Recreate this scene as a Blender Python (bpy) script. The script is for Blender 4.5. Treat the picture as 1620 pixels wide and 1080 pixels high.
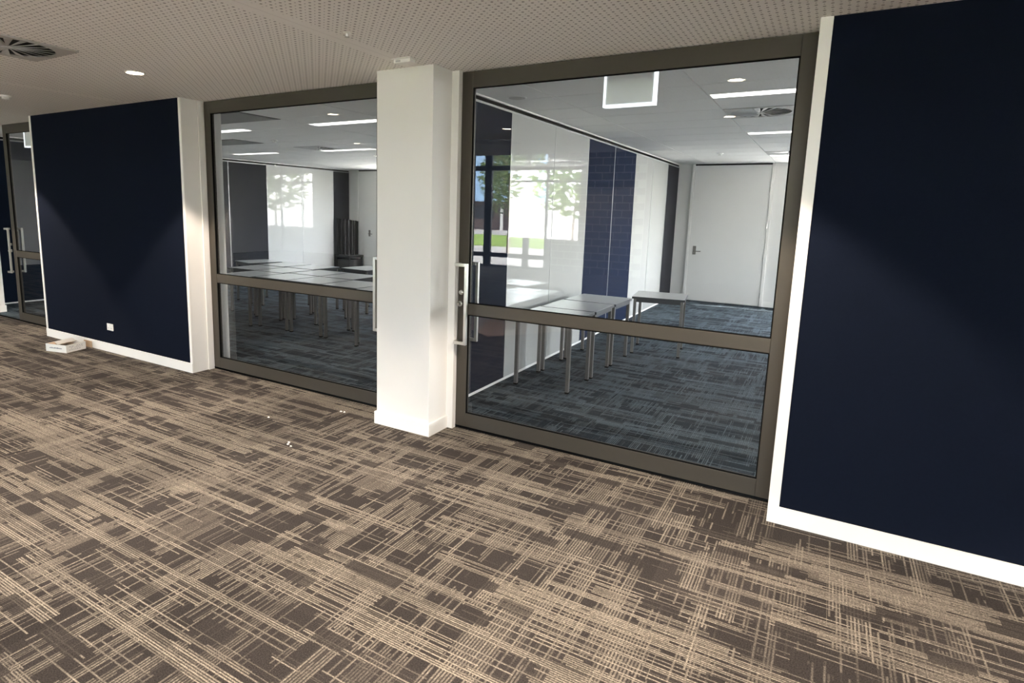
import bpy, math, random
from mathutils import Vector, Matrix

random.seed(7)
sc = bpy.context.scene
for o in list(bpy.data.objects):
    bpy.data.objects.remove(o, do_unlink=True)
C = sc.collection
W_, H_ = 1620.0, 1080.0

# ------------------------------------------------------------------ camera
FPX, YAW, PITCH, ROLL = 945.5, 0.5429, 0.1562, 0.0236
CX, CY = 735.965, 480.4426
CAM = Vector((2.0587, -3.6322, 1.7097))
fw = Vector((-math.sin(YAW) * math.cos(PITCH), math.cos(YAW) * math.cos(PITCH), -math.sin(PITCH)))
rt0 = Vector((math.cos(YAW), math.sin(YAW), 0))
up0 = rt0.cross(fw)
rt = math.cos(ROLL) * rt0 + math.sin(ROLL) * up0
up = -math.sin(ROLL) * rt0 + math.cos(ROLL) * up0
cam_d = bpy.data.cameras.new('camera')
cam = bpy.data.objects.new('camera', cam_d)
C.objects.link(cam)
cam.matrix_world = Matrix(((rt.x, up.x, -fw.x, CAM.x), (rt.y, up.y, -fw.y, CAM.y), (rt.z, up.z, -fw.z, CAM.z), (0, 0, 0, 1)))
cam_d.sensor_fit = 'HORIZONTAL'
cam_d.sensor_width = 36.0
cam_d.lens = FPX * 36.0 / W_
cam_d.shift_x = (W_ / 2 - CX) / W_
cam_d.shift_y = (CY - H_ / 2) / W_
cam_d.clip_start = 0.02
cam_d.clip_end = 400
sc.camera = cam

# ------------------------------------------------------------------ world, sun, exposure
SKY, SUN, DOWN, EXPO = 2.7, 14.0, 2.9, 1.02
world = bpy.data.worlds.new('world')
sc.world = world
world.use_nodes = True
wn = world.node_tree
for n in list(wn.nodes):
    wn.nodes.remove(n)
sky = wn.nodes.new('ShaderNodeTexSky')
sky.sky_type = 'NISHITA'
sky.sun_disc = False
sky.sun_elevation = math.radians(48)
sky.sun_rotation = math.radians(80)
sky.air_density = 1.0
sky.dust_density = 2.0
sky.ozone_density = 1.0
bg = wn.nodes.new('ShaderNodeBackground')
bg.inputs[1].default_value = SKY
wo = wn.nodes.new('ShaderNodeOutputWorld')
hz = wn.nodes.new('ShaderNodeHueSaturation')      # hazy, paler sky
hz.inputs['Saturation'].default_value = 0.28
wn.links.new(sky.outputs[0], hz.inputs['Color'])
wn.links.new(hz.outputs[0], bg.inputs[0])
wn.links.new(bg.outputs[0], wo.inputs[0])

sun_d = bpy.data.lights.new('sun', 'SUN')
sun_d.energy = SUN
sun_d.angle = math.radians(0.6)
sun_d.color = (1.0, 0.93, 0.82)
sun = bpy.data.objects.new('sun', sun_d)
C.objects.link(sun)
# light travels towards -x, a little towards -y, downwards
sun.rotation_euler = Vector((-0.62, -0.25, -0.74)).to_track_quat('-Z', 'Y').to_euler()

vs = sc.view_settings
vs.view_transform = 'Standard'
vs.look = 'None'
vs.gamma = 1.0
vs.use_curve_mapping = False
vs.exposure = EXPO


def portal(name, loc, rot, sx, sy):
    d = bpy.data.lights.new(name, 'AREA')
    d.shape = 'RECTANGLE'
    d.size = sx
    d.size_y = sy
    d.cycles.is_portal = True
    o = bpy.data.objects.new(name, d)
    C.objects.link(o)
    o.location = loc
    o.rotation_euler = rot


portal('daylight_portal', (-7.6, -12.15, 1.7), (math.radians(90), 0, 0), 5.9, 3.3)
portal('daylight_portal', (4.5, -12.15, 1.7), (math.radians(90), 0, 0), 5.8, 3.3)
portal('daylight_portal', (7.7, 6.8, 1.73), (0, math.radians(90), 0), 1.40, 3.6)
portal('daylight_portal', (4.3, 9.35, 1.87), (math.radians(-90), 0, 0), 6.0, 1.65)
portal('daylight_portal', (-4.5, 9.35, 1.87), (math.radians(-90), 0, 0), 7.1, 1.65)


# ------------------------------------------------------------------ node helpers
class NT:
    def __init__(self, name):
        m = bpy.data.materials.new(name)
        m.use_nodes = True
        self.m = m
        self.t = m.node_tree
        for n in list(self.t.nodes):
            self.t.nodes.remove(n)
        self.out = self.t.nodes.new('ShaderNodeOutputMaterial')

    def n(self, kind, **kw):
        x = self.t.nodes.new(kind)
        for k, v in kw.items():
            setattr(x, k, v)
        return x

    def put(self, sock, v):
        if isinstance(v, (int, float)):
            sock.default_value = v
        elif isinstance(v, (tuple, list)):
            sock.default_value = tuple(v) + ((1.0,) if len(v) == 3 and sock.type == 'RGBA' else ())
        else:
            self.t.links.new(v, sock)

    def math(self, op, a, b=None, c=None, clamp=False):
        x = self.n('ShaderNodeMath', operation=op)
        x.use_clamp = clamp
        self.put(x.inputs[0], a)
        if b is not None:
            self.put(x.inputs[1], b)
        if c is not None:
            self.put(x.inputs[2], c)
        return x.outputs[0]

    def xyz(self, x=0.0, y=0.0, z=0.0):
        c = self.n('ShaderNodeCombineXYZ')
        self.put(c.inputs[0], x)
        self.put(c.inputs[1], y)
        self.put(c.inputs[2], z)
        return c.outputs[0]

    def pos(self):
        g = self.n('ShaderNodeNewGeometry')
        s = self.n('ShaderNodeSeparateXYZ')
        self.t.links.new(g.outputs['Position'], s.inputs[0])
        return s.outputs[0], s.outputs[1], s.outputs[2], g.outputs['Position']

    def white(self, vec):
        w = self.n('ShaderNodeTexWhiteNoise', noise_dimensions='3D')
        self.put(w.inputs['Vector'], vec)
        return w.outputs['Value']

    def noise(self, vec, scale, detail=2.0, rough=0.5):
        w = self.n('ShaderNodeTexNoise')
        self.put(w.inputs['Vector'], vec)
        w.inputs['Scale'].default_value = scale
        w.inputs['Detail'].default_value = detail
        w.inputs['Roughness'].default_value = rough
        return w.outputs['Fac']

    def mix(self, f, a, b):
        x = self.n('ShaderNodeMix', data_type='RGBA')
        self.put(x.inputs[0], f)
        self.put(x.inputs[6], a)
        self.put(x.inputs[7], b)
        return x.outputs[2]

    def smooth(self, v, lo, hi, a=0.0, b=1.0):
        x = self.n('ShaderNodeMapRange', interpolation_type='SMOOTHSTEP')
        self.put(x.inputs[0], v)
        x.inputs[1].default_value = lo
        x.inputs[2].default_value = hi
        x.inputs[3].default_value = a
        x.inputs[4].default_value = b
        return x.outputs[0]

    def lin(self, v, lo, hi, a=0.0, b=1.0):
        k = 1.0 / (hi - lo)
        f = self.math('MULTIPLY_ADD', v, k, -lo * k, clamp=True)
        if a == 0.0 and b == 1.0:
            return f
        return self.math('MULTIPLY_ADD', f, b - a, a)

    def bump(self, h, strength=0.2, dist=0.005):
        b = self.n('ShaderNodeBump')
        b.inputs['Strength'].default_value = strength
        b.inputs['Distance'].default_value = dist
        self.put(b.inputs['Height'], h)
        return b.outputs[0]

    def bsdf(self, col, rough=0.5, metal=0.0, spec=0.5, normal=None, emit=None, es=0.0):
        p = self.n('ShaderNodeBsdfPrincipled')
        self.put(p.inputs['Base Color'], col)
        self.put(p.inputs['Roughness'], rough)
        p.inputs['Metallic'].default_value = metal
        p.inputs['Specular IOR Level'].default_value = spec
        if normal is not None:
            self.t.links.new(normal, p.inputs['Normal'])
        if emit is not None:
            self.put(p.inputs['Emission Color'], emit)
            p.inputs['Emission Strength'].default_value = es
        self.t.links.new(p.outputs[0], self.out.inputs[0])
        return self.m


def plain(name, col, rough=0.5, metal=0.0, spec=0.5, var=0.04, scale=6.0, bump=0.0, bscale=300.0):
    t = NT(name)
    x, y, z, p = t.pos()
    f = t.noise(p, scale, 3.0)
    a = tuple(max(0, c * (1 - var)) for c in col)
    b = tuple(min(1, c * (1 + var)) for c in col)
    colr = t.mix(f, a, b)
    nrm = None
    if bump:
        nrm = t.bump(t.noise(p, bscale, 2.0), bump, 0.002)
    return t.bsdf(colr, rough, metal, spec, nrm)


def emitter(name, col, strength, base=(0.8, 0.8, 0.8)):
    t = NT(name)
    return t.bsdf(base, 0.4, emit=col, es=strength)


def make_carpet(name, dark, dark2, light, light2):
    """Carpet loop pile: rows of tufts, broken light yarn lines running both ways in blocks."""
    t = NT(name)
    x, y, z, p = t.pos()
    M = t.math

    def fl(v):
        return M('FLOOR', v)

    def blockfield(u, v, su, sv, seed):
        # staggered blocks of random density
        r = fl(M('DIVIDE', v, sv))
        off = M('MULTIPLY', t.white(t.xyz(r, seed, 3.3)), 5.0)
        c = fl(M('ADD', M('DIVIDE', u, su), off))
        return t.white(t.xyz(c, r, seed))

    def lines(u, v, pitch, seglen, seed, bands):
        """lines running along u, spaced along v"""
        j = fl(M('DIVIDE', v, pitch))
        fr = M('FRACT', M('DIVIDE', v, pitch))
        rj = t.white(t.xyz(j, seed, 1.7))
        k = fl(M('ADD', M('DIVIDE', u, seglen), M('MULTIPLY', rj, 9.0)))
        s = t.white(t.xyz(j, k, seed + 5.1))
        d1 = blockfield(u, v, bands[0], bands[1], seed + 11.0)
        d2 = blockfield(u, v, bands[2], bands[3], seed + 23.0)
        dens = M('ADD', t.lin(d1, 0.28, 0.74, 0.02, 0.76), M('MULTIPLY', d2, 0.26))
        on = t.lin(M('SUBTRACT', dens, s), 0.0, 0.14)
        prof = M('SUBTRACT', 1.0, M('ABSOLUTE', M('SUBTRACT', M('MULTIPLY', fr, 2.0), 1.0)))
        prof = t.lin(prof, 0.12, 0.8)
        br = M('ADD', 0.5, M('MULTIPLY', t.white(t.xyz(k, j, seed + 31.0)), 0.5))
        return M('MULTIPLY', M('MULTIPLY', on, prof), br)

    lx = lines(x, y, 0.0105, 0.55, 2.0, (0.80, 0.075, 0.30, 0.032))
    ly = lines(y, x, 0.0135, 0.24, 7.0, (0.38, 0.085, 0.15, 0.040))
    # cross lines are made of short tufts, row by row
    rowfr = M('FRACT', M('DIVIDE', y, 0.0058))
    ly = M('MULTIPLY', ly, t.lin(M('ABSOLUTE', M('SUBTRACT', rowfr, 0.5)), 0.12, 0.5, 1.0, 0.62))
    # big patches where one direction rules
    gx = blockfield(x, y, 0.5, 0.25, 41.0)
    lx = M('MULTIPLY', lx, t.lin(gx, 0.05, 0.45, 0.7, 1.05))
    gy = blockfield(x, y, 0.25, 0.5, 53.0)
    ly = M('MULTIPLY', ly, t.lin(gy, 0.1, 0.5, 0.45, 0.85))
    both = M('MAXIMUM', lx, ly)
    # plain dark rectangles without any light yarn
    hb = blockfield(x, y, 0.155, 0.072, 67.0)
    keep = t.lin(hb, 0.06, 0.09, 0.15, 1.0)
    both = M('MULTIPLY', both, keep)
    # tuft grain: small loops along the rows
    g1 = t.noise(p, 190.0, 2.0, 0.65)
    g2 = t.noise(p, 90.0, 2.0, 0.6)
    grain = t.lin(g1, 0.28, 0.72, 0.42, 1.55)
    grain2 = t.lin(g2, 0.3, 0.7, 0.45, 1.25)
    f = M('MULTIPLY', both, grain2, clamp=True)
    big = t.white(t.xyz(fl(M('DIVIDE', x, 0.5)), fl(M('DIVIDE', y, 0.5)), 9.0))
    dk = t.mix(big, dark, dark2)
    lt = t.mix(t.noise(p, 7.0, 2.0), light, light2)
    col = t.mix(f, dk, lt)
    vm = t.n('ShaderNodeVectorMath', operation='SCALE')
    t.put(vm.inputs[0], col)
    t.put(vm.inputs['Scale'], grain)
    h = M('ADD', M('MULTIPLY', g1, 0.6), M('MULTIPLY', f, 0.5))
    nrm = t.bump(h, 0.45, 0.004)
    p_ = t.bsdf(vm.outputs[0], 0.95, 0.0, 0.1, nrm)
    return p_


def make_perforated(name, col, holecol):
    """Plasterboard with alternating large and small acoustic holes, plain margin at sheet joints."""
    t = NT(name)
    x, y, z, p = t.pos()
    M = t.math
    pitch = 0.0335
    u = M('DIVIDE', x, pitch)
    v = M('DIVIDE', y, pitch)
    du = M('SUBTRACT', M('FRACT', u), 0.5)
    dv = M('SUBTRACT', M('FRACT', v), 0.5)
    d = M('SQRT', M('ADD', M('MULTIPLY', du, du), M('MULTIPLY', dv, dv)))
    par = M('ABSOLUTE', M('MODULO', M('ADD', M('FLOOR', u), M('FLOOR', v)), 2.0))
    rad = M('ADD', 0.125, M('MULTIPLY', par, 0.095))
    hole = t.smooth(M('SUBTRACT', d, rad), -0.03, 0.03, 1.0, 0.0)
    # sheet joints every 3.6 m along x
    jx = M('ABSOLUTE', M('SUBTRACT', M('MODULO', M('ADD', x, 0.57 + 36.0 + 1.8), 3.6), 1.8))
    margin = t.smooth(jx, 0.052, 0.058)
    hole = M('MULTIPLY', hole, margin)
    joint = t.smooth(jx, 0.001, 0.003, 1.0, 0.0)
    dark = M('MAXIMUM', hole, M('MULTIPLY', joint, 0.35))
    base = t.mix(t.noise(p, 2.0, 2.0), tuple(c * 0.98 for c in col), col)
    c2 = t.mix(dark, base, holecol)
    nrm = t.bump(M('SUBTRACT', 1.0, dark), 0.5, 0.004)
    return t.bsdf(c2, 0.85, 0.0, 0.2, nrm)


def make_glass(name, tint):
    t = NT(name)
    fr = t.n('ShaderNodeFresnel')
    fr.inputs['IOR'].default_value = 1.52
    tr = t.n('ShaderNodeBsdfTransparent')
    tr.inputs[0].default_value = tint + (1,)
    gl = t.n('ShaderNodeBsdfGlossy')
    gl.inputs['Color'].default_value = (0.95, 0.97, 1.0, 1)
    gl.inputs['Roughness'].default_value = 0.0
    mx = t.n('ShaderNodeMixShader')
    g = t.n('ShaderNodeNewGeometry')
    # reflection of both faces of the thin pane gathered on the face that is entered
    f = t.math('MULTIPLY', fr.outputs[0], t.math('MULTIPLY', t.math('SUBTRACT', 1.0, g.outputs['Backfacing']), 1.25), clamp=True)
    t.t.links.new(f, mx.inputs[0])
    t.t.links.new(tr.outputs[0], mx.inputs[1])
    t.t.links.new(gl.outputs[0], mx.inputs[2])
    t.t.links.new(mx.outputs[0], t.out.inputs[0])
    return t.m


M_ = {}
M_['carpet'] = make_carpet('carpet_brown', (0.033, 0.0285, 0.027), (0.044, 0.038, 0.0355), (0.39, 0.342, 0.275), (0.315, 0.28, 0.235))
M_['carpet_blue'] = make_carpet('carpet_blue', (0.013, 0.019, 0.026), (0.018, 0.025, 0.032), (0.20, 0.25, 0.28), (0.155, 0.195, 0.225))
M_['perf'] = make_perforated('perforated_plaster', (0.92, 0.897, 0.87), (0.36, 0.34, 0.33))
M_['plaster'] = plain('white_paint', (0.80, 0.785, 0.755), 0.6, var=0.015, bump=0.05)
M_['trim'] = plain('white_gloss_trim', (0.86, 0.845, 0.81), 0.35, var=0.01)
M_['ceil_up'] = plain('upper_ceiling_paint', (0.72, 0.70, 0.67), 0.8, var=0.02)
M_['navy'] = plain('navy_fabric', (0.0058, 0.0085, 0.0172), 0.95, spec=0.06, var=0.12, scale=60, bump=0.25, bscale=700)
M_['navy_panel'] = plain('navy_panel_fabric', (0.0075, 0.0125, 0.025), 0.9, spec=0.08, var=0.1, scale=50, bump=0.2, bscale=700)
M_['blue_panel'] = plain('blue_panel_fabric', (0.0042, 0.0115, 0.036), 0.85, spec=0.1, var=0.08, scale=50, bump=0.15, bscale=700)
M_['charcoal'] = plain('charcoal_panel', (0.022, 0.023, 0.028), 0.8, spec=0.1, var=0.06, scale=20)
M_['board'] = plain('white_glossy_board', (0.50, 0.50, 0.48), 0.025, spec=0.6, var=0.01, scale=2)
M_['bronze'] = plain('bronze_aluminium', (0.064, 0.056, 0.044), 0.45, metal=0.35, spec=0.5, var=0.05, scale=30)
M_['black'] = plain('black_rubber', (0.006, 0.006, 0.006), 0.9, spec=0.05, var=0.05)
M_['steel'] = plain('brushed_steel', (0.62, 0.61, 0.58), 0.3, metal=0.9, var=0.06, scale=80)
M_['alu'] = plain('anodised_aluminium', (0.44, 0.44, 0.43), 0.4, metal=0.4, var=0.03)
M_['glass'] = make_glass('door_glass', (0.94, 0.955, 0.967))
M_['clear'] = make_glass('window_glass', (0.98, 0.985, 0.985))
M_['tile'] = plain('ceiling_tile', (0.84, 0.83, 0.81), 0.9, spec=0.1, var=0.03, scale=40, bump=0.2, bscale=400)
M_['grid'] = plain('ceiling_grid', (0.78, 0.78, 0.76), 0.5, var=0.01)
M_['laminate'] = plain('grey_laminate', (0.74, 0.745, 0.74), 0.22, spec=0.5, var=0.02, scale=20)
M_['tedge'] = plain('table_edge', (0.05, 0.05, 0.055), 0.5, var=0.04)
M_['leg'] = plain('satin_grey_steel', (0.17, 0.16, 0.148), 0.38, metal=0.55, var=0.05)
M_['vane'] = plain('grey_vane_metal', (0.60, 0.59, 0.58), 0.4, metal=0.2, var=0.05)
M_['grille'] = plain('grille_grey', (0.30, 0.30, 0.29), 0.5, var=0.04)
M_['plate'] = plain('diffuser_plate', (0.50, 0.49, 0.48), 0.5, var=0.03)
M_['dark_void'] = plain('duct_black', (0.012, 0.012, 0.012), 0.8, var=0.05)
M_['lens'] = emitter('downlight_lens', (1.0, 0.82, 0.58), 25.0)
M_['lens_dim'] = emitter('panel_light_lens', (1.0, 0.96, 0.90), 1.5)
M_['exit_rim'] = emitter('edge_lit_rim', (0.95, 1.0, 1.0), 0.7, (0.9, 0.9, 0.9))
M_['exit_face'] = plain('sign_back', (0.85, 0.87, 0.88), 0.5, var=0.03)
M_['plastic'] = plain('white_plastic', (0.85, 0.84, 0.81), 0.35, var=0.01)
M_['carton'] = plain('white_carton', (0.84, 0.82, 0.77), 0.7, var=0.04, scale=12)
M_['kraft'] = plain('kraft_card', (0.55, 0.40, 0.27), 0.85, var=0.06, scale=15)
M_['print'] = plain('grey_print', (0.16, 0.17, 0.20), 0.7)
M_['tan'] = plain('tan_stand_in', (0.52, 0.37, 0.30), 0.6, var=0.06)
M_['block'] = plain('grey_block', (0.20, 0.195, 0.19), 0.85, var=0.12, scale=9)
M_['mortar'] = plain('mortar', (0.66, 0.64, 0.61), 0.9)
M_['frame_dark'] = plain('dark_window_frame', (0.018, 0.019, 0.024), 0.45, var=0.05)
M_['rack'] = plain('black_powdercoat', (0.007, 0.007, 0.008), 0.45, var=0.05)
M_['paving'] = plain('concrete_paving', (0.54, 0.515, 0.48), 0.9, var=0.06, scale=1.5)
M_['lawn'] = plain('lawn', (0.20, 0.30, 0.045), 0.95, var=0.35, scale=3.0)
M_['bounce_ground'] = plain('pale_bounce_ground', (0.56, 0.54, 0.49), 0.95, var=0.2, scale=3.0)  # made pale to bounce sunlight through the rear windows onto the ceilings
M_['leaf'] = plain('leaves', (0.13, 0.18, 0.055), 0.7, var=0.4, scale=5)
M_['bark'] = plain('bark', (0.16, 0.11, 0.08), 0.9, var=0.2, scale=20)
M_['roofblue'] = plain('blue_steel_roof', (0.22, 0.34, 0.48), 0.6, var=0.05)
M_['cladding'] = plain('brown_cladding', (0.12, 0.085, 0.075), 0.8, var=0.1)
M_['whitepost'] = plain('white_post', (0.8, 0.8, 0.78), 0.6)


# ------------------------------------------------------------------ mesh helpers
class MB:
    def __init__(self):
        self.v = []
        self.f = []

    def box(self, x0, x1, y0, y1, z0, z1):
        b = len(self.v)
        self.v += [(x0, y0, z0), (x1, y0, z0), (x1, y1, z0), (x0, y1, z0), (x0, y0, z1), (x1, y0, z1), (x1, y1, z1), (x0, y1, z1)]
        self.f += [tuple(b + i for i in q) for q in ((0, 3, 2, 1), (4, 5, 6, 7), (0, 1, 5, 4), (1, 2, 6, 5), (2, 3, 7, 6), (3, 0, 4, 7))]
        return self

    def quad(self, *p):
        b = len(self.v)
        self.v += list(p)
        self.f.append(tuple(range(b, b + len(p))))
        return self

    def lathe(self, prof, seg=24, centre=(0, 0, 0), axis='z', cap=True):
        """prof: (radius, height) pairs"""
        b = len(self.v)
        for r, h in prof:
            for i in range(seg):
                a = 2 * math.pi * i / seg
                c, s = r * math.cos(a), r * math.sin(a)
                if axis == 'z':
                    q = (c, s, h)
                elif axis == 'y':
                    q = (c, h, s)
                else:
                    q = (h, c, s)
                self.v.append(tuple(q[k] + centre[k] for k in range(3)))
        for k in range(len(prof) - 1):
            for i in range(seg):
                j = (i + 1) % seg
                self.f.append((b + k * seg + i, b + k * seg + j, b + (k + 1) * seg + j, b + (k + 1) * seg + i))
        if cap:
            self.f.append(tuple(b + i for i in reversed(range(seg))))
            self.f.append(tuple(b + (len(prof) - 1) * seg + i for i in range(seg)))
        return self

    def tube(self, pts, r0, r1=None, seg=10):
        r1 = r0 if r1 is None else r1
        b = len(self.v)
        pts = [Vector(p) for p in pts]
        n = len(pts)
        for i, p in enumerate(pts):
            d = (pts[min(i + 1, n - 1)] - pts[max(i - 1, 0)]).normalized()
            a = d.orthogonal().normalized()
            if abs(d.z) < 0.9:
                a = Vector((0, 0, 1)).cross(d).normalized()
            c = d.cross(a)
            r = r0 + (r1 - r0) * i / max(1, n - 1)
            for k in range(seg):
                t = 2 * math.pi * k / seg
                self.v.append(tuple(p + (a * math.cos(t) + c * math.sin(t)) * r))
        for i in range(n - 1):
            for k in range(seg):
                j = (k + 1) % seg
                self.f.append((b + i * seg + k, b + i * seg + j, b + (i + 1) * seg + j, b + (i + 1) * seg + k))
        self.f.append(tuple(b + i for i in reversed(range(seg))))
        self.f.append(tuple(b + (n - 1) * seg + i for i in range(seg)))
        return self

    def mesh(self, name, mat):
        m = bpy.data.meshes.new(name)
        m.from_pydata(self.v, [], self.f)
        m.validate()
        m.update()
        m.materials.append(M_[mat])
        return m

    def build(self, name, mat, parent=None, loc=(0, 0, 0), rz=0.0, bevel=0.0, smooth=False):
        return obj(name, self.mesh(name, mat), parent, loc, rz, bevel, smooth)


def obj(name, mesh, parent=None, loc=(0, 0, 0), rz=0.0, bevel=0.0, smooth=False):
    o = bpy.data.objects.new(name, mesh)
    C.objects.link(o)
    o.location = loc
    o.rotation_euler = (0, 0, rz)
    o.parent = parent
    if bevel:
        b = o.modifiers.new('bevel', 'BEVEL')
        b.width = bevel
        b.segments = 2
        b.limit_method = 'ANGLE'
    if smooth:
        for p in mesh.polygons:
            p.use_smooth = True
        mesh.set_sharp_from_angle(angle=math.radians(35))
    return o


def tag(o, label=None, cat=None, group=None, kind=None):
    if label:
        o['label'] = label
    if cat:
        o['category'] = cat
    if group:
        o['group'] = group
    if kind:
        o['kind'] = kind
    return o


def thing(name, label, cat, loc=(0, 0, 0), rz=0.0, group=None, kind=None):
    o = bpy.data.objects.new(name, None)
    o.empty_display_size = 0.1
    C.objects.link(o)
    o.location = loc
    o.rotation_euler = (0, 0, rz)
    return tag(o, label, cat, group, kind)


def copy_tree(o, parent=None, loc=None, rz=None, label=None):
    c = o.copy()
    C.objects.link(c)
    c.parent = parent
    if loc is not None:
        c.location = loc
    if rz is not None:
        c.rotation_euler = (0, 0, rz)
    if label:
        c['label'] = label
    for ch in list(o.children):
        copy_tree(ch, c)
    return c


H = 2.70
YB = 9.03            # rear wall of the classrooms
XM = -0.6535         # face of the middle partition (right room side)
XL = -9.40           # face of the far partition (left room side)
XR = 7.4             # right end
DY = 0.238           # front plane of the sliding doors
X0, X1 = -16.0, 7.4
YF = -12.0           # glazed wall across the hall


def st(o, label, cat='wall'):
    return tag(o, label, cat, None, 'structure')


# ------------------------------------------------------------------ floors and ceilings
st(MB().box(X0, X1, YF, 0.26, -0.12, 0.0).build('floor', 'carpet'), 'brown patterned carpet across the open hall floor', 'floor')
st(MB().box(X0, X1, 0.26, YB + .25, -0.12, 0.0).build('floor', 'carpet_blue'), 'blue grey patterned carpet inside the classrooms behind the glass doors', 'floor')
st(MB().box(X0, X1, -5.7, 0.29, H, H + .12).build('ceiling', 'perf'), 'perforated acoustic plaster ceiling over the hall', 'ceiling')
st(MB().box(X0, X1, YF - .2, -5.7, 3.5, 3.62).box(X0, X1, -5.75, -5.65, H + .12, 3.5).build('ceiling', 'ceil_up'), 'raised plain ceiling beside the tall hall windows', 'ceiling')
# roof slab keeps daylight out of the ceiling void
st(MB().box(X0 - .3, X1 + .3, -5.6, YB + .5, 3.3, 3.45).build('ceiling', 'plaster'), 'solid slab above the ceilings', 'ceiling')


# ------------------------------------------------------------------ front wall of the classrooms
def navy_wall(name, xa, xb, label, tl, tr):
    w = thing(name, label, 'wall', (0, 0, 0), kind='structure')
    MB().box(xa + .004, xb - .004, 0.006, 0.19, 0, H).build('wall_core', 'plaster', w)
    MB().box(xa + .03, xb, 0.27 + .025, 0.40, 0, H).build('inner_lining', 'plaster', w)
    MB().box(xa + tl, xb - tr, -0.004, 0.006, 0.10, H).build('pinboard', 'navy', w)
    return w


wl = navy_wall('wall_left', -6.3297, -3.3442, 'navy fabric wall between the white trims with a power socket', .038, .034)
wr = navy_wall('wall_right', 1.9094, X1, 'navy fabric wall right of the wide glass door', .055, .0)
# inner lining at the left nib reaches a little past it
MB().box(-3.42, -3.298, 0.292, 0.402, 0, H).build('inner_jamb', 'plaster', wl)
MB().box(-3.3442, -3.331, 0.17, 0.236, 0, H).build('jamb_strip', 'plaster', wl, bevel=.002)


def trim(name, xa, xb, ya, yb, za, zb, label, mat='trim', bevel=.002):
    o = MB().box(xa, xb, ya, yb, za, zb).build(name, mat, bevel=bevel)
    return st(o, label, 'trim')


trim('trim_1', -6.3297, -6.290, -0.010, .19, 0.10, H, 'slim white edge strip on the side of the navy wall by the half open door')
trim('trim_2', -3.380, -3.3442, -0.010, .0055, 0.10, H, 'slim white edge strip on the side of the navy wall by the left glass door')
trim('trim_3', 1.9094, 1.966, -0.010, .0055, 0.10, H, 'white vertical edge strip beside the right glass door')
b = MB().box(-6.3297, -3.3442, -0.014, .0055, 0.0, 0.10).build('baseboard_left', 'trim', bevel=.002)
st(b, 'white baseboard under the navy wall with the socket', 'baseboard')
b = MB().box(1.9094, X1, -0.014, .0055, 0.0, 0.10).build('baseboard_right', 'trim', bevel=.002)
st(b, 'white baseboard under the navy wall right of the doors', 'baseboard')

# middle pillar
pl = thing('wall_pillar', 'white plastered pillar between the two glass doors', 'pillar', kind='structure')
MB().box(-.9066, -.4029, -.0508, .40, 0, H).build('pillar_core', 'plaster', pl, bevel=.003)
MB().box(-.4029, -.3425, .1906, .236, 0, H).build('jamb_strip', 'plaster', pl)
MB().box(-.967, -.9066, .1906, .236, 0, H).build('jamb_strip', 'plaster', pl)
MB().box(-.955, -.352, .30, .45, 0, H).build('inner_column', 'plaster', pl)
bp = MB().box(-.9216, -.3879, -.0658, -.0508, 0, .10).box(-.4029, -.3879, -.0508, .1906, 0, .10).box(-.9216, -.9066, -.0508, .1906, 0, .10)
st(bp.build('baseboard_pillar', 'trim', bevel=.002), 'white baseboard wrapped around the pillar', 'baseboard')

# pillar and wall left of the half open door
p2 = thing('wall_far_left', 'white wall end left of the half open door', 'wall', kind='structure')
MB().box(-9.25, -8.64, -.05, .45, 0, H).build('wall_core', 'plaster', p2)
MB().box(X0, -9.25, 0.0, .40, 0, H).build('wall_panel', 'navy', p2)
MB().box(-9.26, -8.625, -.065, -.05, 0, .10).box(-8.64, -8.625, -.05, .462, 0, .10).build('skirting', 'trim', p2)


# ------------------------------------------------------------------ sliding glass doors
def handle_mb(yo, s):
    """offset pull: bar plus two arms; yo = outer face y, s = -1 towards the hall"""
    y1 = yo + s * .055
    m = MB()
    return m, y1


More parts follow.
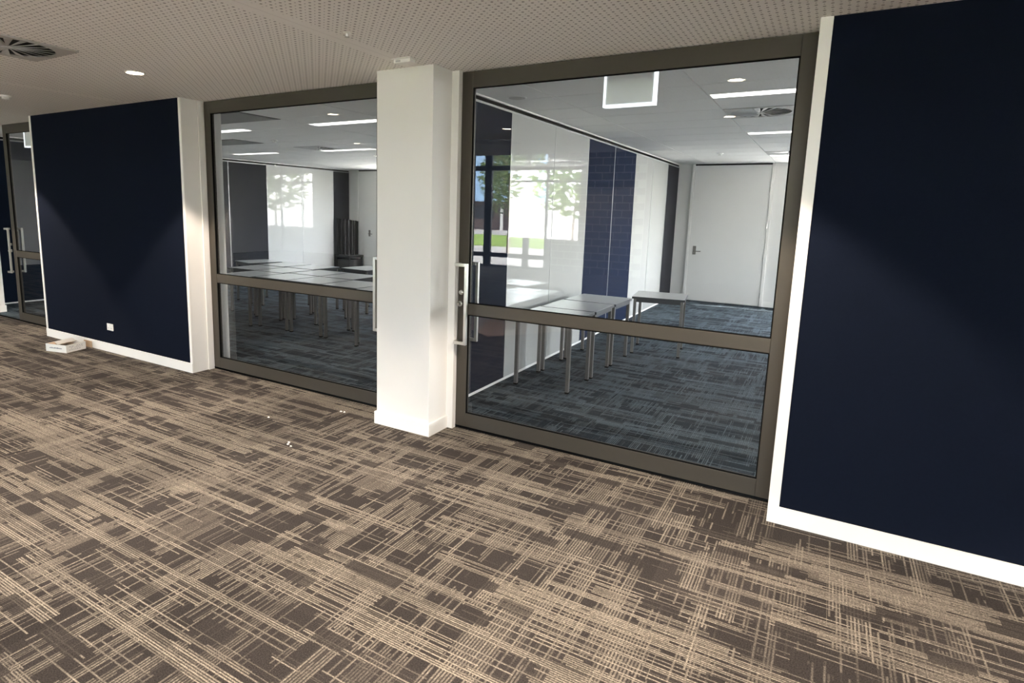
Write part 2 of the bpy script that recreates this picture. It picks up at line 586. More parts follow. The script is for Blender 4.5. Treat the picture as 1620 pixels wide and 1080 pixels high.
def sliding_door(name, xa, xb, label, handle_at):
    d = thing(name, label, 'door', (0, 0, 0), kind='structure')
    y0, y1 = DY, DY + .046
    sw = .09
    for (a, b_) in ((xa, xa + sw), (xb - sw, xb)):
        MB().box(a, b_, y0, y1, .02, 2.695).build('stile', 'bronze', d, bevel=.0025)
    MB().box(xa + sw, xb - sw, y0, y1, 2.581, 2.695).build('top_rail', 'bronze', d, bevel=.0025)
    MB().box(xa + sw, xb - sw, y0 + .002, y1 - .002, .916, 1.003).build('mid_rail', 'bronze', d, bevel=.0025)
    MB().box(xa + sw, xb - sw, y0, y1, .02, .130).build('bottom_rail', 'bronze', d, bevel=.0025)
    ga, gb = xa + sw, xb - sw
    for (za, zb) in ((.130, .916), (1.003, 2.581)):
        g = MB().box(ga, gb, y0 + .018, y0 + .028, za, zb).build('glass_pane', 'glass', d)
        t = .007
        MB().box(ga, ga + t, y0 + .004, y0 + .018, za, zb).box(gb - t, gb, y0 + .004, y0 + .018, za, zb) \
            .box(ga + t, gb - t, y0 + .004, y0 + .018, za, za + t).box(ga + t, gb - t, y0 + .004, y0 + .018, zb - t, zb).build('glazing_bead', 'black', g)
    # pull handles on both faces
    hx, sx = handle_at
    for s, yf in ((-1, y0), (1, y1)):
        h = thing_part('pull_handle', d)
        ya, yb = sorted((yf + s * .050, yf + s * .072))
        MB().box(hx - .012, hx + .012, ya, yb, .690, 1.312).build('bar', 'steel', h, bevel=.002)
        for z in (.690, 1.288):
            MB().box(min(hx + .012 * sx, hx + .10 * sx), max(hx + .012 * sx, hx + .10 * sx), ya, yb, z, z + .024).build('arm', 'steel', h, bevel=.002)
            yc, yd = sorted((yf, ya if s < 0 else yb))
            if s > 0:
                yc, yd = yf, ya
            else:
                yc, yd = yb, yf
            MB().box(hx + sx * .09 - .011, hx + sx * .09 + .011, yc, yd, z, z + .024).build('standoff', 'steel', h)
    lx = hx + sx * .085
    lk = MB().lathe([(.018, 0), (.018, -.012), (.010, -.016)], 20, (lx + .010, y0, 1.084), 'y').build('lock_cylinder', 'steel', d, smooth=True)
    tk = MB().lathe([(.020, 0), (.020, -.01), (.014, -.012), (.014, -.040), (.010, -.044)], 20, (lx, y0, .995), 'y').build('turn_knob', 'steel', d, smooth=True)
    return d


def thing_part(name, parent):
    o = bpy.data.objects.new(name, None)
    C.objects.link(o)
    o.parent = parent
    o.empty_display_size = .05
    return o


sliding_door('door_1', -.3425, 1.913, 'wide bronze framed glass sliding door between the pillar and the right navy wall', (-.236, -1))
sliding_door('door_2', -3.334, -1.055, 'wide bronze framed glass sliding door left of the white pillar', (-1.118, 1))
sliding_door('door_3', -7.665, -5.40, 'half open bronze glass sliding door beyond the left navy wall', (-7.62, -1))
for i, (xa, xb) in enumerate(((-.34, 1.909), (-3.334, -.967), (-8.62, -6.33))):
    trim('trim_%d' % (i + 4), xa, xb, .240, .288, 0.0, .004, ('dark floor track under the right glass door', 'dark floor track under the left glass door', 'dark floor track of the half open door')[i], 'black', 0)


# ------------------------------------------------------------------ partitions between the rooms
def partition(name, x, side, bounds, mats, label):
    """operable wall; x = visible face, side = +1 face towards +x"""
    w = thing(name, label, 'partition wall', kind='structure')
    th = .10
    for i, mt in enumerate(mats):
        ya, yb = bounds[i], bounds[i + 1]
        x0, x1 = (x - th, x) if side > 0 else (x, x + th)
        MB().box(x0, x1, ya + .003, yb - .003, .024, 2.648).build('partition_panel', mt, w)
    a, b_ = bounds[0], bounds[-1]
    xa, xb = x - th + .01, x - .01
    MB().box(xa, xb, a, b_, .012, 2.684).build('panel_core', 'black', w)
    for yb in bounds[1:-1]:
        MB().box(x - .002, x + .003, yb - .007, yb + .007, .024, 2.648).build('edge_strip', 'alu', w)
    MB().box(x - .02, x + .004, a, b_, .0, .024).build('base_seal', 'trim', w)
    MB().box(x - .01, x + .006, a, b_, 2.630, 2.648).build('head_strip', 'alu', w)
    MB().box(x - th, x + .010, a, b_, 2.684, H).build('ceiling_track', 'trim', w)
    return w


yb = [.45] + [1.655 + 1.072 * k for k in range(7)] + [9.02]
partition('wall_partition_middle', XM, 1, yb, ['navy_panel', 'board', 'board', 'blue_panel', 'blue_panel', 'board', 'board', 'charcoal'],
          'folding partition with navy, white board and blue panels right of the pillar')
yb = [.42, 2.0, 3.06, 4.12, 5.13, 6.19, 7.29, 8.40, 9.02]
partition('wall_partition_left', XL, 1, yb, ['navy_panel', 'board', 'board', 'charcoal', 'charcoal', 'board', 'board', 'charcoal'],
          'folding partition with charcoal and white board panels at the far side of the left classroom')

# ------------------------------------------------------------------ rear wall with windows and doors
rw = thing('wall_back', 'white rear wall of the classrooms', 'wall', kind='structure')
HOLES = [(-8.02, -1.0, 1.05, 2.68), (1.36, 7.2, 1.05, 2.68)]
xs = X0
for (a, b_, za, zb) in HOLES:
    MB().box(xs, a, YB, YB + .22, 0, 2.76).build('wall_segment', 'plaster', rw)
    MB().box(a, b_, YB, YB + .22, 0, za).build('wall_segment', 'plaster', rw)
    MB().box(a, b_, YB, YB + .22, zb, 2.76).build('wall_segment', 'plaster', rw)
    xs = b_
MB().box(xs, X1, YB, YB + .22, 0, 2.76).build('wall_segment', 'plaster', rw)


def rear_window(name, a, b_, posts, label):
    w = thing(name, label, 'window', kind='structure')
    m = MB().box(a, b_, YB + .02, YB + .08, 1.05, 1.10).box(a, b_, YB + .02, YB + .08, 2.63, 2.68).box(a, b_, YB + .02, YB + .08, 2.36, 2.41)
    for q in posts:
        m.box(q - .03, q + .03, YB + .02, YB + .08, 1.10, 2.63)
    m.build('window_frame', 'plate', w)
    MB().box(a - .02, b_ + .02, YB - .04, YB + .02, 1.02, 1.05).build('window_sill', 'trim', w)
    for qa, qb in zip(posts[:-1], posts[1:]):
        for za, zb in ((1.10, 2.36), (2.41, 2.63)):
            MB().box(qa + .03, qb - .03, YB + .045, YB + .051, za, zb).build('pane', 'clear', w)


rear_window('window_1', 1.36, 7.2, [1.39, 2.2, 3.2, 4.2, 5.2, 6.2, 7.17], 'row of high windows in the rear wall of the right classroom')
rear_window('window_2', -8.02, -1.0, [-7.99, -7.54, -6.66, -5.6, -4.7, -3.8, -2.9, -2.0, -1.03], 'row of high windows in the rear wall of the left classroom')


def rear_door(name, xa, xb, label, lever_x):
    d = thing(name, label, 'door', kind='structure')
    MB().box(xa - .05, xa, YB - .03, YB, 0, 2.70).build('door_frame', 'trim', d, bevel=.003)
    MB().box(xb, xb + .05, YB - .03, YB, 0, 2.70).build('door_frame', 'trim', d, bevel=.003)
    leaf = MB().box(xa + .004, xb - .004, YB - .022, YB - .002, .012, 2.668).build('door_leaf', 'plaster', d, bevel=.002)
    MB().box(xa, xb, YB - .012, YB, 2.668, 2.70).build('head_gap', 'black', d)
    for z in (.217, .897, 1.541, 2.209):
        MB().lathe([(.009, z - .05), (.009, z + .05)], 10, (xb - .002, YB - .028, 0)).build('hinge', 'steel', d, smooth=True)
    h = MB().box(lever_x - .03, lever_x + .03, YB - .030, YB - .022, .93, 1.10).build('lever_plate', 'leg', leaf, bevel=.003)
    MB().tube([(lever_x, YB - .03, 1.0), (lever_x, YB - .075, 1.0), (lever_x + .03, YB - .08, 1.0), (lever_x + .13, YB - .08, 1.0)], .009).build('lever', 'leg', leaf, smooth=True)


rear_door('door_4', -.345, 1.018, 'tall white flush door with lever handle in the rear wall of the right classroom', -.24)
rear_door('door_5', -9.05, -8.20, 'tall white flush door with lever handle in the rear wall of the left classroom', -8.66)
st(MB().box(1.07, X1, YB - .012, YB, 0, .10).build('baseboard_back', 'trim'), 'white baseboard right of the rear door', 'baseboard')
st(MB().box(-8.14, XM - .1, YB - .012, YB, 0, .10).build('baseboard_back', 'trim'), 'white baseboard under the left classroom windows', 'baseboard')

# ------------------------------------------------------------------ end walls
er = thing('wall_end_right', 'white end wall beyond the right navy wall', 'wall', kind='structure')
MB().box(X1, X1 + .2, YF - .2, 5.0, -.1, 3.62).build('wall_segment', 'plaster', er)
MB().box(X1, X1 + .2, 5.0, 8.6, -.1, 1.05).build('wall_segment', 'plaster', er)
MB().box(X1, X1 + .2, 5.0, 8.6, 2.40, 3.62).build('wall_segment', 'plaster', er)
MB().box(X1, X1 + .2, 8.6, YB + .22, -.1, 3.62).build('wall_segment', 'plaster', er)
we = thing('added_window_5', 'unseen wide windows added in the end wall to brighten the right classroom', 'window', kind='structure')  # unseen windows, put in to let more daylight into the right classroom
for yy in (5.03, 6.8, 8.57):
    MB().box(X1 + .06, X1 + .12, yy - .03, yy + .03, 1.05, 2.40).build('window_post', 'plate', we)
for ya in (5.06, 6.83):
    MB().box(X1 + .088, X1 + .094, ya, ya + 1.71, 1.08, 2.37).build('pane', 'clear', we)
for za in (1.05, 2.37):
    MB().box(X1 + .06, X1 + .12, 5.06, 8.54, za, za + .03).build('window_rail', 'plate', we)
st(MB().box(X0 - .2, X0, YF - .2, YB + .22, -.1, 3.62).build('wall_end_left', 'plaster'), 'white end wall at the far left of the hall')

# ------------------------------------------------------------------ classroom ceilings of tiles
_tm = {}


def tile_mesh(w, d):
    k = (round(w, 3), round(d, 3))
    if k not in _tm:
        _tm[k] = MB().box(0, w, 0, d, 0, .012).mesh('ceiling_tile', 'tile')
    return _tm[k]


def room_ceiling(label, xa, xb, gx, cuts):
    y0, y1 = .40, YB
    c = thing('ceiling', label, 'ceiling', kind='structure')
    MB().box(xa, xb, .29, y1, H + .010, H + .05).build('grid_backing', 'grid', c)
    k0 = math.floor((xa - gx) / 1.2)
    k1 = math.ceil((xb - gx) / 1.2)
    g = .010
    for k in range(k0, k1):
        for j in range(-1, 16):
            a, b_ = max(xa, gx + 1.2 * k), min(xb, gx + 1.2 * (k + 1))
            p, q = max(.30, .2 + .6 * j), min(y1, .2 + .6 * (j + 1))
            rects = [(a, b_, p, q)]
            for (ca, cb, cp, cq) in cuts:
                nr = []
                for (ra, rb, rp, rq) in rects:
                    ia, ib, ip, iq = max(ra, ca), min(rb, cb), max(rp, cp), min(rq, cq)
                    if ib - ia < .02 or iq - ip < .02:
                        nr.append((ra, rb, rp, rq))
                        continue
                    if ia - ra > .02:
                        nr.append((ra, ia, rp, rq))
                    if rb - ib > .02:
                        nr.append((ib, rb, rp, rq))
                    if ip - rp > .02:
                        nr.append((ia, ib, rp, ip))
                    if rq - iq > .02:
                        nr.append((ia, ib, iq, rq))
                rects = nr
            for (ra, rb, rp, rq) in rects:
                if rb - ra > .05 and rq - rp > .05:
                    obj('ceiling_tile', tile_mesh(rb - ra - g, rq - rp - g), c, (ra + g / 2, rp + g / 2, H - .002))
    return c


TR_R = [(1.07, 1.80), (1.07, 4.40), (1.07, 7.40)]
TR_L = [(-3.54, 1.80), (-5.94, 1.80), (-3.54, 4.40), (-5.94, 4.40), (-5.94, 7.40), (-8.34, 4.40)]
DF_R = [(1.37, 2.90), (1.37, 7.10)]
DF_L = [(-5.64, 4.10)]
VENT = [(-4.74, .80), (-7.14, 2.60)]
cut_r = [(x, x + 1.2, y, y + .2) for x, y in TR_R] + [(x - .3, x + .3, y - .3, y + .3) for x, y in DF_R]
cut_l = [(x, x + 1.2, y, y + .2) for x, y in TR_L] + [(x - .3, x + .3, y - .3, y + .3) for x, y in DF_L] + [(x, x + 1.2, y, y + .6) for x, y in VENT]
room_ceiling('grid ceiling of pale tiles in the right classroom', XM, XR, 1.07, cut_r)
room_ceiling('grid ceiling of pale tiles in the left classroom', XL, XM - .1, -3.54, cut_l)


# ------------------------------------------------------------------ ceiling fittings
def panel_light(x, y, label, group):
    t = thing('recessed_panel_light', label, 'ceiling light', (x, y, H), group=group)
    MB().box(.004, 1.196, .004, .196, -.004, .008).build('frame', 'trim', t)
    MB().box(.02, 1.18, .02, .18, -.006, -.003).build('lens', 'lens_dim', t)
    return t


LR = ['long white recessed light panel between the exit sign and the first swirl diffuser, right classroom',
      'long white recessed light panel past the first swirl diffuser in the right classroom ceiling',
      'long white recessed light panel nearest the rear door in the right classroom ceiling']
LL = ['long white recessed light panel at the pillar side, nearest the left glass door',
      'long white recessed light panel beside the return air grille, left classroom',
      'long white recessed light panel in the second row, pillar side, left classroom ceiling',
      'long white recessed light panel next to the swirl diffuser in the left classroom ceiling',
      'long white recessed light panel nearest the rear wall of the left classroom',
      'long white recessed light panel nearest the charcoal partition panel in the left classroom']
for (x, y), lab in zip(TR_R, LR):
    panel_light(x, y, lab, 'light panels of the right classroom')
for (x, y), lab in zip(TR_L, LL):
    panel_light(x, y, lab, 'light panels of the left classroom')


def make_diffuser(loc, label, group=None):
    t = thing('air_diffuser', label, 'air diffuser', loc, group=group)
    R_, n = .265, 48
    m = MB()
    hs = .296
    sq = []
    for i in range(n):
        a = 2 * math.pi * i / n
        c, s = math.cos(a), math.sin(a)
        k = hs / max(abs(c), abs(s))
        sq.append((k * c, k * s))
    for zz in (-.006, .004):
        for i in range(n):
            a = 2 * math.pi * i / n
            m.v.append((R_ * math.cos(a), R_ * math.sin(a), zz))
        for p in sq:
            m.v.append((p[0], p[1], zz))
    for i in range(n):
        j = (i + 1) % n
        m.f.append((i, n + i, n + j, j)[::-1])
        m.f.append((2 * n + i, 2 * n + j, 3 * n + j, 3 * n + i)[::-1])
        m.f.append((i, j, 2 * n + j, 2 * n + i))
        m.f.append((n + i, 3 * n + i, 3 * n + j, n + j))
    m.build('face_plate', 'plate', t)
    MB().lathe([(R_, .0025), (R_, .006)], 32).build('duct_backing', 'dark_void', t)
    MB().lathe([(.032, -.012), (.036, -.006), (.036, .002)], 20).build('hub', 'vane', t, smooth=True)
    vm = MB()
    # one twisted blade from hub to ring
    a0 = .035
    w0, w1 = .006, .036
    vm.v = [(a0, -w0, -.010), (R_, -w1, -.010), (R_, w1 * .45, .001), (a0, w0, .001), (a0, -w0, -.0075), (R_, -w1, -.0075), (R_, w1 * .45, .002), (a0, w0, .002)]
    vm.f = [(0, 3, 2, 1), (4, 5, 6, 7), (0, 1, 5, 4), (1, 2, 6, 5), (2, 3, 7, 6), (3, 0, 4, 7)]
    me = vm.mesh('blade', 'vane')
    for i in range(20):
        obj('blade', me, t, rz=2 * math.pi * i / 20)
    return t


d0 = make_diffuser((-2.665, -1.68, H - .004), 'square swirl air diffuser in the perforated ceiling in front of the left glass door')
copy_tree(d0, None, (-2.25, -3.75, H - .004), None, 'square swirl air diffuser further back in the hall ceiling away from the doors')
for i, (x, y) in enumerate(DF_R):
    copy_tree(d0, None, (x, y, H - .002), None, ('square swirl air diffuser between two light panels in the right classroom ceiling', 'square swirl air diffuser by the rear door in the right classroom ceiling')[i])
for x, y in DF_L:
    copy_tree(d0, None, (x, y, H - .002), None, 'square swirl air diffuser in the left classroom ceiling')

for i, (x, y) in enumerate(VENT):
    t = thing('return_air_grille', ('wide grey return air grille above the left glass door in the tiled ceiling', 'wide grey return air grille deeper in the left classroom ceiling')[i], 'air grille', (x, y, H))
    MB().box(.004, 1.196, .004, .596, -.004, .008).build('grille_plate', 'tedge', t)
    sl = MB().box(0, 1.12, 0, .018, -.010, -.004).mesh('slat', 'grille')
    for k in range(22):
        obj('slat', sl, t, (.04, .035 + k * .0242, 0))


def make_downlight(loc, label, power, group, half=49):
    t = thing('downlight', label, 'downlight', loc, group=group)
    MB().lathe([(.058, -.001), (.062, -.008), (.075, -.006), (.075, .0)], 32, cap=False).build('trim_ring', 'plastic', t, smooth=True)
    MB().lathe([(.058, -.004), (.058, .0)], 32).build('lens', 'lens', t)
    ld = bpy.data.lights.new('beam', 'SPOT')
    ld.energy = power
    ld.spot_size = math.radians(2 * half)
    ld.spot_blend = .22
    ld.shadow_soft_size = .05
    ld.color = (1.0, .84, .69)
    lo = bpy.data.objects.new('beam', ld)
    C.objects.link(lo)
    lo.parent = t
    lo.location = (0, 0, -.012)
    return t


PW = 75.0 * DOWN
DL = [((-2.668, -.83), 'round lit downlight in the perforated ceiling in front of the left glass door'),
      ((1.355, -.80), 'round lit downlight in the perforated ceiling in front of the right glass door'),
      ((-6.68, -.83), 'round lit downlight in the hall ceiling in front of the half open door'),
      ((5.40, -.80), 'round lit downlight in the hall ceiling in front of the right navy wall')]
for (x, y), lab in DL:
    make_downlight((x, y, H), lab, PW, 'downlights along the glass doors')
for (x, y) in ((-1.44, -2.55), (1.075, -2.55), (-4.43, -3.2), (3.6, -2.55), (-5.63, -5.1)):
    make_downlight((x, y, H), 'round lit downlight in the middle of the hall ceiling away from the doors', PW, 'downlights in the middle of the hall')


for x in (-4.0, -2.6):  # unseen lamps, added to brighten the block wall mirrored in the glass
    make_downlight((x, -10.9, 3.5), 'unseen downlight added in the raised ceiling to brighten the block wall', PW * 1.2, 'added downlights over the block wall')

# small detectors on the ceiling
t = thing('motion_sensor', 'small white box sensor on the ceiling above the pillar', 'sensor', (-.505, -.25, H))
MB().box(-.07, .07, -.03, .03, -.030, -.004).build('housing', 'plastic', t, bevel=.005)
MB().box(-.08, .08, -.04, .04, -.005, 0).build('mounting_plate', 'plastic', t)
MB().box(-.05, -.01, -.0315, -.0295, -.024, -.012).build('sensor_window', 'plate', t)


def detector(loc, label):
    t = thing('smoke_detector', label, 'detector', loc)
    MB().lathe([(.05, 0), (.05, -.012), (.044, -.018)], 24).build('base', 'plastic', t, smooth=True)
    MB().lathe([(.032, -.018), (.030, -.034), (.018, -.042)], 24).build('sensing_head', 'plastic', t, smooth=True)
    return t


t = thing('sprinkler_head', 'tiny pale sprinkler head in the perforated ceiling in front of the pillar', 'sprinkler', (-.436, -.885, H))
MB().lathe([(.022, 0), (.022, -.004), (.010, -.006), (.008, -.022)], 20).build('escutcheon', 'plastic', t, smooth=True)
MB().lathe([(.014, -.022), (.014, -.025)], 16).build('deflector', 'steel', t)
detector((-4.92, -.80, H), 'round white smoke detector on the hall ceiling above the navy wall with the socket')
detector((.416, 6.88, H), 'round white smoke detector on the right classroom ceiling near the rear door')
detector((-5.43, 2.95, H), 'round white smoke detector on the left classroom ceiling')
t = thing('ceiling_speaker', 'flat round white speaker by the partition track in the right classroom ceiling', 'speaker', (-.432, 1.30, H))
MB().lathe([(.09, 0), (.085, -.006)], 28).build('speaker_rim', 'plastic', t, smooth=True)
MB().lathe([(.075, -.006), (.073, -.008)], 28).build('speaker_grille', 'plate', t)


def exit_sign(loc, label):
    t = thing('exit_sign', label, 'exit sign', loc)
    MB().box(-.165, .165, .006, .050, -.225, -.004).build('housing', 'exit_face', t)
    r = .016
    MB().box(-.18, -.165, 0, .056, -.24, 0).box(.165, .18, 0, .056, -.24, 0).box(-.165, .165, 0, .056, -.24, -.225).box(-.165, .165, 0, .056, -.006, 0).build('edge_rim', 'exit_rim', t)
    MB().box(-.05, .05, .01, .046, 0, .022).build('ceiling_mount', 'plastic', t)
    return t


exit_sign((.778, .60, H - .018), 'white box sign back hanging from the ceiling behind the right glass door')
exit_sign((-7.75, .60, H - .018), 'white box sign back hanging from the ceiling behind the half open door')


# ------------------------------------------------------------------ tables
def make_table(loc, rz, label, group):
    t = thing('school_table', label, 'table', loc, rz, group)
    w = .306
    i_ = w - .003
    MB().box(-i_, i_, -i_, i_, .688, .712).build('table_top', 'laminate', t)
    MB().box(-w, w, -w, -i_, .684, .7105).box(-w, w, i_, w, .684, .7105).box(-w, -i_, -i_, i_, .684, .7105).box(i_, w, -i_, i_, .684, .7105).build('edge_band', 'tedge', t)
    q = .272
    th = .015
    MB().box(-q, q, -q - th, -q + th, .645, .688).box(-q, q, q - th, q + th, .645, .688).box(-q - th, -q + th, -q, q, .645, .688).box(q - th, q + th, -q, q, .645, .688).build('apron', 'tedge', t)
    lm = MB().box(-.016, .016, -.016, .016, .012, .688).mesh('leg', 'leg')
    fm = MB().box(-.018, .018, -.018, .018, 0, .014).mesh('foot_cap', 'black')
    for sx in (-1, 1):
        for sy in (-1, 1):
            l = obj('leg', lm, t, (sx * q, sy * q, 0))
            obj('foot_cap', fm, l)
    return t


t0 = make_table((-.21, 1.865, 0), 0.0, 'grey topped square table by the partition, first of its row behind the right glass door', None)
GR = 'square grey tables'
t0['group'] = 'tables in the right classroom'
copy_tree(t0, None, (-.205, 2.50, 0), math.radians(.6), 'grey topped square table in the middle of the row along the navy and white partition')
copy_tree(t0, None, (-.195, 3.145, 0), math.radians(-.6), 'grey topped square table at the far end of the row beside the blue panel')
copy_tree(t0, None, (.325, 3.96, 0), math.radians(8.0), 'grey topped square table standing apart past the end of the row by the partition')
LT = [(-3.21, 2.29, 0), (-3.85, 2.29, .6), (-4.49, 2.30, 0), (-5.135, 2.22, -.6), (-3.87, 2.94, .6), (-4.51, 2.955, 0), (-5.17, 2.865, -.8), (-5.82, 2.86, .8), (-5.23, 3.53, -1.2), (-5.89, 3.53, -1.2)]
LTL = ['grey square table in the row nearest the left glass door, pillar end but one',
       'grey square table in the row nearest the left glass door, third from the pillar end',
       'grey square table in the row nearest the left glass door, fourth from the pillar end',
       'grey square table ending the row nearest the left glass door, away from the pillar',
       'grey square table at the pillar end of the middle row of the table block',
       'grey square table in the middle row of the block, second from its pillar end',
       'grey square table in the middle row of the block, third from its pillar end',
       'grey square table in the middle row of the block, end away from the pillar',
       'grey square table in the rear row of the block, pillar end',
       'grey square table in the rear row of the block, next to the askew table']
for (x, y, a), lab in zip(LT, LTL):
    c = copy_tree(t0, None, (x, y, 0), math.radians(a), lab)
    c['group'] = 'block of tables in the left classroom'
c = copy_tree(t0, None, (-6.66, 3.60, 0), math.radians(-15), 'grey topped square table turned askew at the end of the block by the charcoal panel')
c['group'] = 'tables in the left classroom'
c = copy_tree(t0, None, (-4.48, 4.02, 0), math.radians(-6), 'grey topped square table standing apart behind the block in the left classroom')
c['group'] = 'tables in the left classroom'
c = copy_tree(t0, None, (-2.575, 2.17, 0), math.radians(2), 'grey topped square table at the pillar end of the block in the left classroom')
c['group'] = 'tables in the left classroom'

# black rack with upright bars in the far corner
t = thing('storage_rack', 'black rack with tall upright bars against the charcoal panel in the far corner', 'rack', (-9.10, 8.68, 0))
MB().box(-.26, .26, -.28, .28, .36, .42).build('deck', 'rack', t)
for sx in (-.23, .23):
    for sy in (-.25, .25):
        MB().box(sx - .025, sx + .025, sy - .025, sy + .025, 0, .36).build('leg', 'rack', t)
MB().box(-.24, .24, -.26, .26, .08, .30).build('lower_bin', 'rack', t)
for i, (yy, w, h) in enumerate(((-.24, .022, 1.40), (-.10, .05, 1.385), (.02, .035, 1.385), (.11, .028, 1.38), (.19, .03, 1.375), (.26, .025, 1.36))):
    MB().box(-.22, -.17, yy - w / 2, yy + w / 2, .42, h).build('upright_bar', 'rack', t)
    MB().box(.05, .09, yy - w / 2, yy + w / 2, .42, h - .03).build('upright_bar', 'rack', t)

# ------------------------------------------------------------------ small things in the hall
t = thing('power_socket', 'white double power socket low on the navy wall', 'power socket', (-4.84, -.004, .295))
MB().box(-.060, .060, -.010, 0, -.039, .039).build('face_plate', 'plastic', t, bevel=.003)
for s in (-1, 1):
    MB().box(s * .030 - .008, s * .030 + .008, -.014, -.010, .012, .028).build('rocker_switch', 'plastic', t)
    MB().box(s * .030 - .009, s * .030 - .005, -.0105, -.0095, -.018, -.006).build('pin_slot', 'print', t)
    MB().box(s * .030 + .005, s * .030 + .009, -.0105, -.0095, -.018, -.006).build('pin_slot', 'print', t)

bx = thing('cardboard_carton', 'open white printed carton on the carpet in front of the navy wall', 'box', (-5.36, -.245, 0), math.radians(15))
L_, D_, Hh, tk = .150, .125, .090, .003
MB().box(-L_, L_, -D_, D_, .001, .004).build('bottom', 'kraft', bx)
MB().box(-L_, L_, -D_, -D_ + tk, .001, Hh).build('front_panel', 'carton', bx)
MB().box(-L_, L_, D_ - tk, D_, .001, Hh).build('back_panel', 'carton', bx)
sp = MB().box(L_ - tk, L_, -D_ + tk, D_ - tk, .001, Hh).build('side_panel', 'carton', bx)
MB().box(-L_, -L_ + tk, -D_ + tk, D_ - tk, .001, Hh).build('side_panel', 'carton', bx)
MB().box(-L_ + tk, .02, -D_ + tk, D_ - tk, Hh - .004, Hh - .001).build('top_flap', 'kraft', bx)
fl = MB()
fl.quad((.02, -D_ + .01, Hh - .002), (.02, D_ - .01, Hh - .002), (-.03, D_ - .01, Hh + .03), (-.03, -D_ + .01, Hh + .03))
fl.quad((.02, -D_ + .01, Hh - .005), (-.03, -D_ + .01, Hh + .027), (-.03, D_ - .01, Hh + .027), (.02, D_ - .01, Hh - .005))
fl.build('raised_flap', 'carton', bx)
pm = MB()
xx = -.095
while xx < .085:
    w = random.uniform(.006, .012)
    pm.box(xx, xx + w, -D_ - .0006, -D_ + .0005, .042, .042 + random.choice((.010, .010, .014)))
    xx += w + .003
pm.build('print_line', 'print', bx)
pm = MB()
for zz in (.025, .045, .062):
    yy = -.09
    while yy < .085:
        w = random.uniform(.008, .025)
        if random.random() < .7:
            pm.box(L_ - .0005, L_ + .0006, yy, yy + w, zz, zz + .008)
        yy += w + .01
pm.build('side_print', 'plate', bx)

cs = MB().box(-.085, .085, -.006, 0, 0, .075).build('cardboard_scrap', 'kraft', None, (-5.33, -.016, .001))
tag(cs, 'small tan cardboard piece standing against the baseboard behind the white carton', 'cardboard')

SCR = [(-1.145, -.76, 'crumpled white paper scrap on the carpet in front of the pillar'), (-1.10, -.775, None), (-1.165, -.735, None), (-1.70, -.46, 'single white paper fleck on the carpet in front of the left glass door'),
       (-1.285, -.015, 'cream paper fleck on the carpet beside the left side of the pillar'), (-1.32, -.02, None)]
for i, (x, y, lab) in enumerate(SCR):
    m = MB()
    n = 6
    top = []
    for k in range(n):
        a = 2 * math.pi * k / n
        r = .011 * random.uniform(.6, 1.2)
        m.v.append((r * math.cos(a), r * math.sin(a), random.uniform(.0, .004)))
    for k in range(n):
        a = 2 * math.pi * k / n
        r = .008 * random.uniform(.5, 1.0)
        m.v.append((r * math.cos(a), r * math.sin(a), random.uniform(.005, .011)))
    for k in range(n):
        j = (k + 1) % n
        m.f.append((k, j, n + j, n + k))
    m.f.append(tuple(n + k for k in range(n)))
    m.f.append(tuple(reversed(range(n))))
    o = m.build('paper_scrap', 'carton', None, (x, y, 0))
    base = lab or ('crumpled white paper scrap on the carpet in front of the pillar' if x > -1.2 else 'cream paper fleck on the carpet beside the left side of the pillar')
    tag(o, base, 'paper scrap', 'paper scraps on the carpet')

# invented tan mat, standing in for a sunlit-looking patch mirrored in the door glass
o = MB().box(0, 1.6, -1.9, 0, 0, .012).build('stand_in_mat', 'tan', None, (-3.02, -3.66, .0), math.radians(33))
tag(o, 'tan mat added on the hall carpet to give the pinkish patch mirrored in the door glass', 'mat')
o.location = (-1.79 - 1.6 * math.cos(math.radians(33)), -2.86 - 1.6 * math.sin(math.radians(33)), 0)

# ------------------------------------------------------------------ the glazed wall and block wall across the hall
def glazed_wall(name, posts, widths, label):
    gw = thing(name, label, 'window', kind='structure')
    for q, w in zip(posts, widths):
        MB().box(q - w / 2, q + w / 2, YF - .10, YF, 0, 3.5).build('post', 'frame_dark', gw)
    for i in range(len(posts) - 1):
        qa, qb = posts[i] + widths[i] / 2, posts[i + 1] - widths[i + 1] / 2
        for za, zb in ((0, .06), (.30, .43), (2.89, 3.03), (3.40, 3.5)):
            MB().box(qa, qb, YF - .09, YF - .01, za, zb).build('transom', 'frame_dark', gw)
        for za, zb in ((.06, .30), (.43, 2.89), (3.03, 3.40)):
            MB().box(qa, qb, YF - .055, YF - .049, za, zb).build('pane', 'clear', gw)


glazed_wall('window_3', [-10.55, -8.75, -6.965, -5.66, -4.93], [.2, .23, .23, .17, .24], 'tall dark framed glazed wall across the hall from the left doors')
glazed_wall('added_window_4', [1.7, 3.6, 5.5, 7.3], [.2, .2, .2, .2], 'unseen glazed wall added across the hall right of the block wall for more daylight')  # unseen glazing, added to give the hall more daylight

st(MB().box(X0, -10.65, YF - .18, YF, 0, 3.5).build('wall_hall_far', 'plaster'), 'plain wall across the hall left of the tall glazing')
bw = thing('wall_block', 'painted concrete block wall across the hall beside the glazed wall', 'wall', kind='structure')
MB().box(-4.81, 1.6, YF - .18, YF - .008, 0, 3.5).build('mortar_bed', 'mortar', bw)
bm = MB().box(0, .374, -.03, 0, 0, .174).mesh('block', 'block')
hm = MB().box(0, .174, -.03, 0, 0, .174).mesh('block', 'block')
for r in range(17):
    z = .004 + r * .2
    xx = -4.80
    if r % 2:
        obj('block', hm, bw, (xx, YF + .006, z))
        xx += .2
    for k in range(6):
        obj('block', bm, bw, (xx, YF + .006, z))
        xx += .4

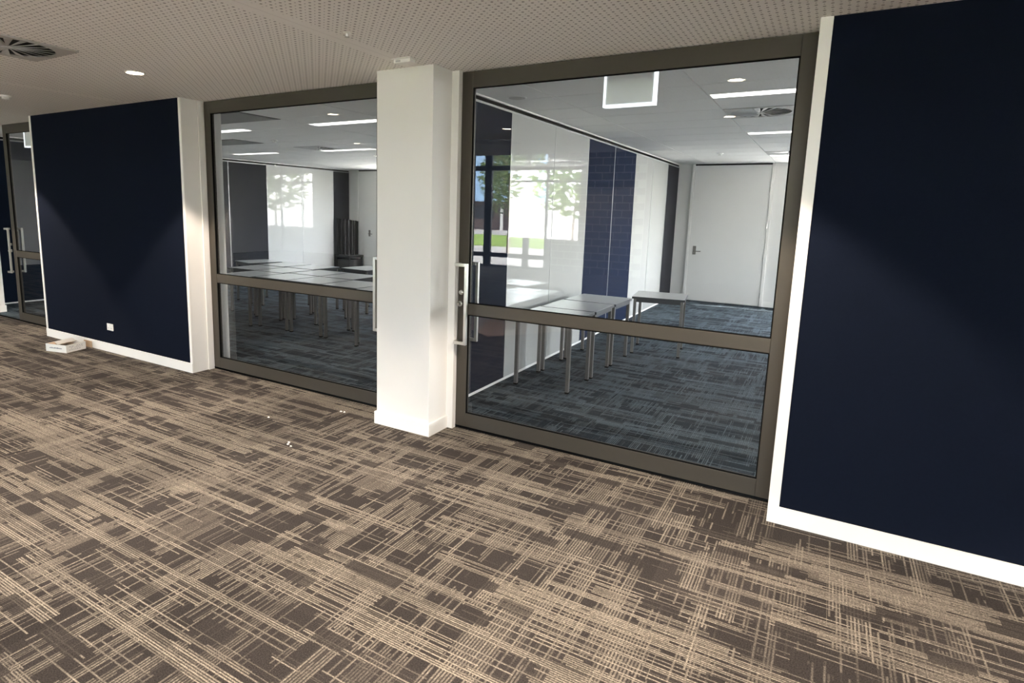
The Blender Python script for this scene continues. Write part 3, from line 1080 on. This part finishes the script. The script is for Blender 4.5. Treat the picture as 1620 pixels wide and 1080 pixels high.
MB().box(-2.20, 1.6, YF - .008, YF + .006, 0, 3.45).build('render_coat', 'block', bw)

# ------------------------------------------------------------------ outside
st(MB().box(-60, 30, -22, YF - .2, -.2, -.05).build('ground', 'paving'), 'pale concrete paving outside the glazed wall', 'paving')
st(MB().box(-80, 40, -34, -22, -.2, -.03).build('ground', 'lawn'), 'sunlit green lawn beyond the paving', 'lawn')
st(MB().box(-80, 40, -60, -34, -.2, -.05).build('ground', 'paving'), 'pale concrete ground in front of the far building', 'paving')
st(MB().box(X1 + .3, 60, -12.2, YB + .3, -.25, -.1).build('ground', 'paving'), 'concrete path beside the building end', 'paving')
st(MB().box(-60, 60, YB + .3, 60, -.25, -.1).build('ground', 'bounce_ground'), 'unseen ground behind the classrooms, made pale to bounce daylight indoors', 'ground')

bd = thing('building', 'low brown building with a blue steel roof across the lawn', 'building', (0, 0, 0))
MB().box(-44, -14, -52, -44, -.05, 2.5).build('wall', 'cladding', bd)
rf = MB()
rf.v = [(-45, -43, 2.5), (-13, -43, 2.5), (-13, -53, 2.5), (-45, -53, 2.5), (-44, -48, 7.2), (-14, -48, 7.2)]
rf.f = [(0, 1, 5, 4), (1, 2, 5), (2, 3, 4, 5), (3, 0, 4), (3, 2, 1, 0)]
rf.build('roof', 'roofblue', bd)
for k in range(7):
    MB().box(-43.2 + k * 4, -43.0 + k * 4, -43.6, -43.4, -.05, 2.5).build('veranda_post', 'whitepost', bd)
for k in range(7):
    MB().box(-42.2 + k * 4, -40.2 + k * 4, -44.05, -43.98, .9, 2.1).build('window', 'frame_dark', bd)


def tree(name, loc, h, r, nleaf, label, ls=.16, group=None):
    t = thing(name, label, 'tree', loc, group=group)
    m = MB().tube([(0, 0, 0), (.03, .02, h * .25), (-.03, .05, h * .5), (.02, 0, h * .85)], .07 * h / 4, .02, 8)
    for k in range(7):
        a = k * 2.4
        z0 = h * (.35 + .07 * k)
        m.tube([(0, 0, z0), (.4 * r * math.cos(a), .4 * r * math.sin(a), z0 + .2 * r), (.85 * r * math.cos(a), .85 * r * math.sin(a), z0 + .45 * r)], .025 * h / 4, .008, 6)
    m.build('trunk', 'bark', t, smooth=True)
    lv = MB()
    rn = random.Random(hash(name) % 97 + int(nleaf))
    for k in range(nleaf):
        while True:
            p = Vector((rn.uniform(-1, 1), rn.uniform(-1, 1), rn.uniform(-1, 1)))
            if .2 < p.length < 1:
                break
        p = Vector((p.x * r, p.y * r, h * .68 + p.z * h * .36))
        d = Vector((rn.gauss(0, 1), rn.gauss(0, 1), rn.gauss(0, .6))).normalized()
        e = d.orthogonal().normalized()
        s = ls * rn.uniform(.6, 1.2)
        lv.quad(tuple(p - d * s), tuple(p + e * s * .45), tuple(p + d * s), tuple(p - e * s * .45))
    o = lv.build('foliage', 'leaf', t)
    tag(o, kind='stuff')
    return t


tree('young_tree', (-9.5, -18.4, -.05), 4.6, 1.35, 900, 'young leafy tree on the paving outside the glazed wall', .14)
tree('street_tree', (-18.0, -36.0, -.03), 6.5, 2.6, 900, 'taller tree beyond the lawn near the brown building', .28)
for k, (x, y) in enumerate(((-14, 20.0), (-9.2, 21.0), (-4.3, 19.5), (0.6, 20.5), (5.6, 19.6), (10.6, 20.8), (15.5, 20.0))):
    tree('garden_tree', (x, y, -.1), 4.2 + .5 * (k % 3), 1.9, 700, 'leafy garden tree on the pale ground behind the classroom windows', .26, 'garden trees behind the classrooms')
